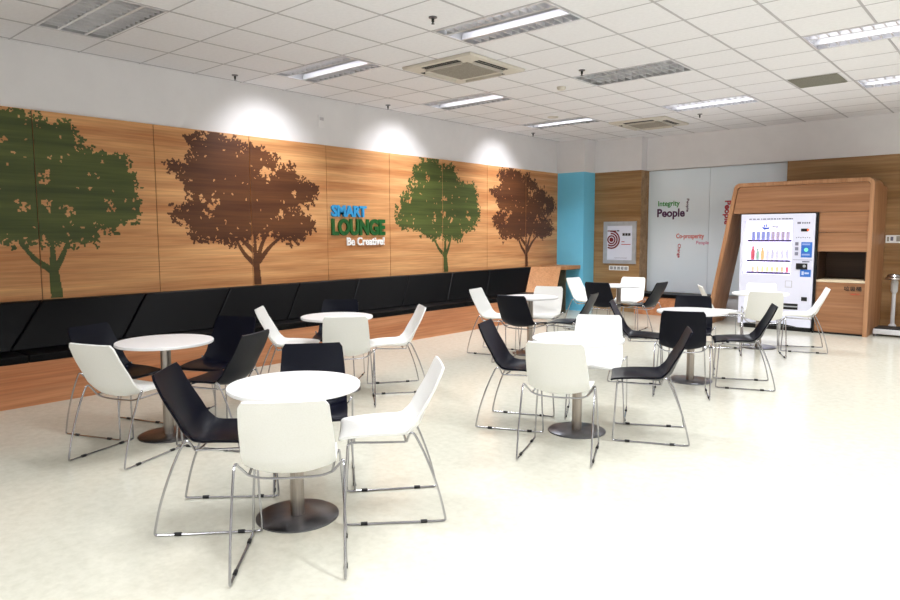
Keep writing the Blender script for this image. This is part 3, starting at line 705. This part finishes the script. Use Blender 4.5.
q = at(vm, q).build('poster_mark', mat('mark_green', srgb(120, 230, 170), .4, emit=srgb(120, 240, 180), es=.5), pb)
PP = flat('poster_pale', 150, 170, 220)
for z0_ in (1.32, 1.165): at(vm, MB().box(-2.71, -2.60, VY-.006, VY-.0042, z0_, z0_+.025)).build('poster_print', PP, pb)
for k, z in enumerate((1.365, 1.29, 1.215)):
    vp(MB().box(-2.806, -2.762, VY-.010, VY, z-.05, z), 'selector_button', flat('button_grey', 130, 130, 150))
q = MB(); q.box(-2.83, -2.56, VY-.003, VY, 1.095, 1.10); q.box(-2.70, -2.60, VY-.003, VY, 1.062, 1.08); vp(q, 'trim_line', T_grey)
cr_ = MB(); cr_.box(-2.782, -2.625, VY-.014, VY, .955, 1.045, .004); cr_ = vp(cr_, 'card_reader', M_black)
q = MB(); q.lathe([(.022, 0), (.022, .003)], 20); q.v = [(v[0]-2.665, VY-.014-v[2], v[1]+1.005) for v in q.v]; at(vm, q).build('reader_lens', M_silver, cr_)
pb = vp(MB().box(-2.722, -2.575, VY-.004, VY, .842, .952), 'blue_poster', flat('poster_blue2', 50, 110, 200)); pb['label'] = 'blue printed notice under the card reader'
q = MB(); q.box(-2.70, -2.67, VY-.006, VY-.0042, .87, .925); q.box(-2.66, -2.60, VY-.006, VY-.0042, .885, .91); at(vm, q).build('poster_print', flat('poster_pale2', 200, 210, 235), pb)
q = MB(); q.box(-2.925, -2.828, VY-.005, VY, .672, .775, .002); vp(q, 'coin_return', M_grid); vp(MB().box(-2.918, -2.835, VY-.007, VY-.0045, .68, .768), 'coin_return_flap', M_vend)
vp(MB().box(-2.69, -2.61, VY-.008, VY, .475, .535, .003), 'lock_plate', M_dark)
vp(MB().box(-2.955, -2.735, VY-.004, VY, .335, .425), 'delivery_slot', M_black); vp(MB().box(-2.955, -2.735, VY-.012, VY-.004, .372, .39), 'slot_flap', M_silver)
arcp = [(-3.51+.76*k/14, VY-.004, .075+.038*math.sin(PI*k/14)) for k in range(15)]
vp(MB().prism(arcp+[(-2.75, VY-.004, .072), (-3.51, VY-.004, .072)], (0, .004, 0)), 'vent_grille', M_black)

def drink(name, prof, caps, m, mcap):
    t = empty(name, (0, 0, 0)); MB().lathe(prof, 16).build('body', m, t)
    if caps: MB().lathe(caps, 12).build('cap', mcap, t)
    remember(None); return t
can = [(.020, 0), (.024, .006), (.024, .105), (.019, .114)]
bot = [(.022, 0), (.025, .006), (.025, .12), (.012, .155), (.011, .17)]; cap = [(.0125, .1705), (.0125, .186)]
sho = [(.016, 0), (.018, .004), (.018, .055), (.010, .068), (.010, .074)]; scap = [(.0115, .0745), (.0115, .084)]
P = {}
for key, args in {
 'canblue': ('drink_can', can, [(.018, .1145), (.016, .117)], flat('can_blue', 150, 160, 215), M_silver),
 'canpink': ('drink_can', can, [(.018, .1145), (.016, .117)], flat('can_mauve', 190, 176, 196), M_silver),
 'botred': ('drink_bottle', bot, cap, flat('bottle_red', 222, 96, 112), flat('cap_red', 170, 30, 40)),
 'botgreen': ('drink_bottle', bot, cap, flat('bottle_green', 160, 200, 180), flat('cap_green', 60, 130, 90)),
 'botgold': ('drink_bottle', bot, cap, flat('bottle_gold', 232, 196, 130), flat('cap_gold', 200, 160, 60)),
 'botgrey': ('drink_bottle', bot, cap, flat('bottle_pale', 222, 220, 238), T_white),
 'shotyellow': ('drink_bottle', sho, scap, flat('small_yellow', 240, 224, 160), T_white),
 'shotorange': ('drink_bottle', sho, scap, flat('small_orange', 232, 196, 150), T_white),
 'shotpink': ('drink_bottle', sho, scap, flat('small_pink', 235, 110, 130), T_white)}.items(): P[key] = drink(*args)
usedp = set()
def put(key, x, z, lab, group, s=1):
    t = copy_tree(P[key]) if key in usedp else P[key]; usedp.add(key)
    t.location = (x, VY+.07, z-.0038); t.scale = (s, s, s); tag(t, lab, 'can' if 'can' in key else 'bottle', group)
ORD = ['first', 'second', 'third', 'fourth', 'fifth', 'sixth', 'seventh', 'eighth']
for k in range(8):
    x = -3.437+k*.072
    if k < 4: put('canblue', x, shelf_z[0], ORD[k]+' can from the left on the top display shelf, blue', 'blue cans on the top display shelf', 1.08)
    else: put('canpink', x, shelf_z[0], ORD[k]+' can from the left on the top display shelf, pale mauve', 'mauve cans on the top display shelf', 1.08)
put('botred', -3.437, shelf_z[1], 'red bottle, largest on the middle shelf of the vending display', 'bottles on the middle display shelf', 1.12)
put('botgreen', -3.365, shelf_z[1], 'grey-green bottle beside the red one on the middle display shelf', 'bottles on the middle display shelf', .92)
put('botgold', -3.293, shelf_z[1], 'golden bottle, third from the left on the middle display shelf', 'bottles on the middle display shelf', 1)
for k in range(5): put('botgrey', -3.215+k*.07, shelf_z[1], ORD[k+3]+' bottle from the left on the middle display shelf, pale', 'pale bottles on the middle display shelf', .95)
for k, key in enumerate(['shotorange', 'shotorange', 'shotyellow', 'shotyellow', 'shotyellow', 'shotyellow', 'shotorange', 'shotpink']):
    put(key, -3.43+k*.072, shelf_z[2], ORD[k]+' small bottle from the left on the bottom display shelf, '+key[4:], 'small bottles on the bottom display shelf', 1.1)

# ------------------------------------------------------------------ poster, small sign, wall plate, scale
po = empty('framed_poster', (0, 12.048, 0)); tag(po, 'silver framed poster with dark red rings on the wooden pier', 'poster')
fx0, fx1, fz0, fz1 = -6.47, -5.785, .925, 1.735; ix0, ix1, iz0, iz1 = -6.39, -5.865, .995, 1.655
q = MB(); q.box(fx0, fx1, -.025, 0, iz1, fz1); q.box(fx0, fx1, -.025, 0, fz0, iz0); q.box(fx0, ix0, -.025, 0, iz0, iz1); q.box(ix1, fx1, -.025, 0, iz0, iz1)
q.build('frame', M_silver, po)
sheet = MB().box(ix0, ix1, -.012, -.001, iz0, iz1).build('sheet', M_paper, po)
q = MB(); cx_, cz_ = -6.302, 1.386
for r1, r2 in ((.180, .150), (.134, .104), (.088, .060), (.044, .0)):
    n = 40
    for k in range(n):
        a0, a1 = 2*PI*k/n, 2*PI*(k+1)/n
        if r1 < .12 or True:
            am = (a0+a1)/2
            if cx_+r2*math.cos(am) < ix0+.004: continue
            if r1 > .1 and PI*.55 < am < PI*.98: continue
            pts = [(cx_+r*math.cos(a), -.0145, cz_+r*math.sin(a)) for r, a in ((max(r2, .002), a0), (r1, a0), (r1, a1), (max(r2, .002), a1))]
            if min(p[0] for p in pts) < ix0: continue
            q.prism(pts, (0, .0025, 0))
q.box(ix0+.002, -6.20, -.0145, -.012, 1.545, 1.565)
q.build('ring_artwork', T_ring, sheet)
q = MB(); q.box(-6.19, -6.14, -.0145, -.012, 1.545, 1.568)
for k in range(3): q.box(-6.07+k*.058, -6.022+k*.058, -.0145, -.012, 1.462, 1.512)
q.build('bold_print', T_black, sheet)
q = MB(); q.box(-6.09, -6.025, -.014, -.012, 1.34, 1.355); q.box(-6.09, -5.90, -.014, -.012, 1.29, 1.303); q.build('red_print', T_red, sheet)
q = MB()
for k in range(12): q.box(-6.23+k*.022, -6.216+k*.022, -.014, -.012, 1.03, 1.04)
q.build('fine_print', T_grey, sheet)
ps = empty('notice_plate', (0, 12.048, 0)); tag(ps, 'small white notice strip with five dark characters under the framed poster', 'sign')
MB().box(-6.345, -5.935, -.006, 0, .795, .882).build('plate', T_white, ps)
q = MB(); rr = random.Random(3)
for k in range(5):
    x = -6.325+k*.077
    for z in (.812, .834, .856): q.box(x, x+.06, -.0075, -.006, z, z+.009)
    for dx in ((.0, .026, .052) if k % 2 == 0 else (.014, .038)): q.box(x+dx, x+dx+.008, -.0076, -.006, .812, .865)
q.build('characters', T_black, ps)
wp = empty('switch_panel', (0, 12.298, 0)); tag(wp, 'white wall panel with dark switches at the right edge above the scale', 'switch panel')
MB().box(-1.80, -1.40, -.015, 0, 1.345, 1.465, .003).build('plate', T_white, wp)
q = MB(); q.box(-1.78, -1.755, -.02, -.015, 1.37, 1.44); q.box(-1.66, -1.46, -.02, -.015, 1.37, 1.45); q.build('dark_window', M_acgrille, wp)
q = MB(); q.box(-1.735, -1.70, -.02, -.015, 1.38, 1.44); q.build('switch', T_grey, wp)

sc = empty('weighing_scale', (-1.585, 11.72, 0)); tag(sc, 'tall white and steel weighing scale standing beside the kiosk at the right edge', 'scale')
MB().box(-.19, .23, -.25, .22, .03, .105, .008).build('platform', M_beige if False else flat('scale_white', 214, 214, 216), sc)
MB().box(-.175, .215, -.235, .12, .1052, .118).build('tread', M_dark, sc)
for a, b in ((-.16, -.21), (.16, -.21), (-.16, .18), (.16, .18)): MB().lathe([(.03, 0), (.03, .03)], 12, a, b).build('foot', M_steelbase, sc)
SW = flat('scale_pole_white', 206, 206, 208)
MB().lathe([(.05, .1055), (.05, .13), (.028, .15), (.026, .60)], 20, -.01, .17).build('pole', SW, sc)
MB().lathe([(.026, .6005), (.046, .64), (.048, .77), (.04, .80)], 20, -.01, .17).build('collar', SW, sc)
q = MB().lathe([(.02, .8005), (.11, .81), (.125, .822), (.12, .838), (.085, .865), (.03, .875)], 28, -.01, .12)
q.build('dial_head', M_steel, sc)
MB().lathe([(.10, .856), (.085, .885), (.05, .898)], 24, -.01, .12).build('dial_cap', M_chrome, sc)
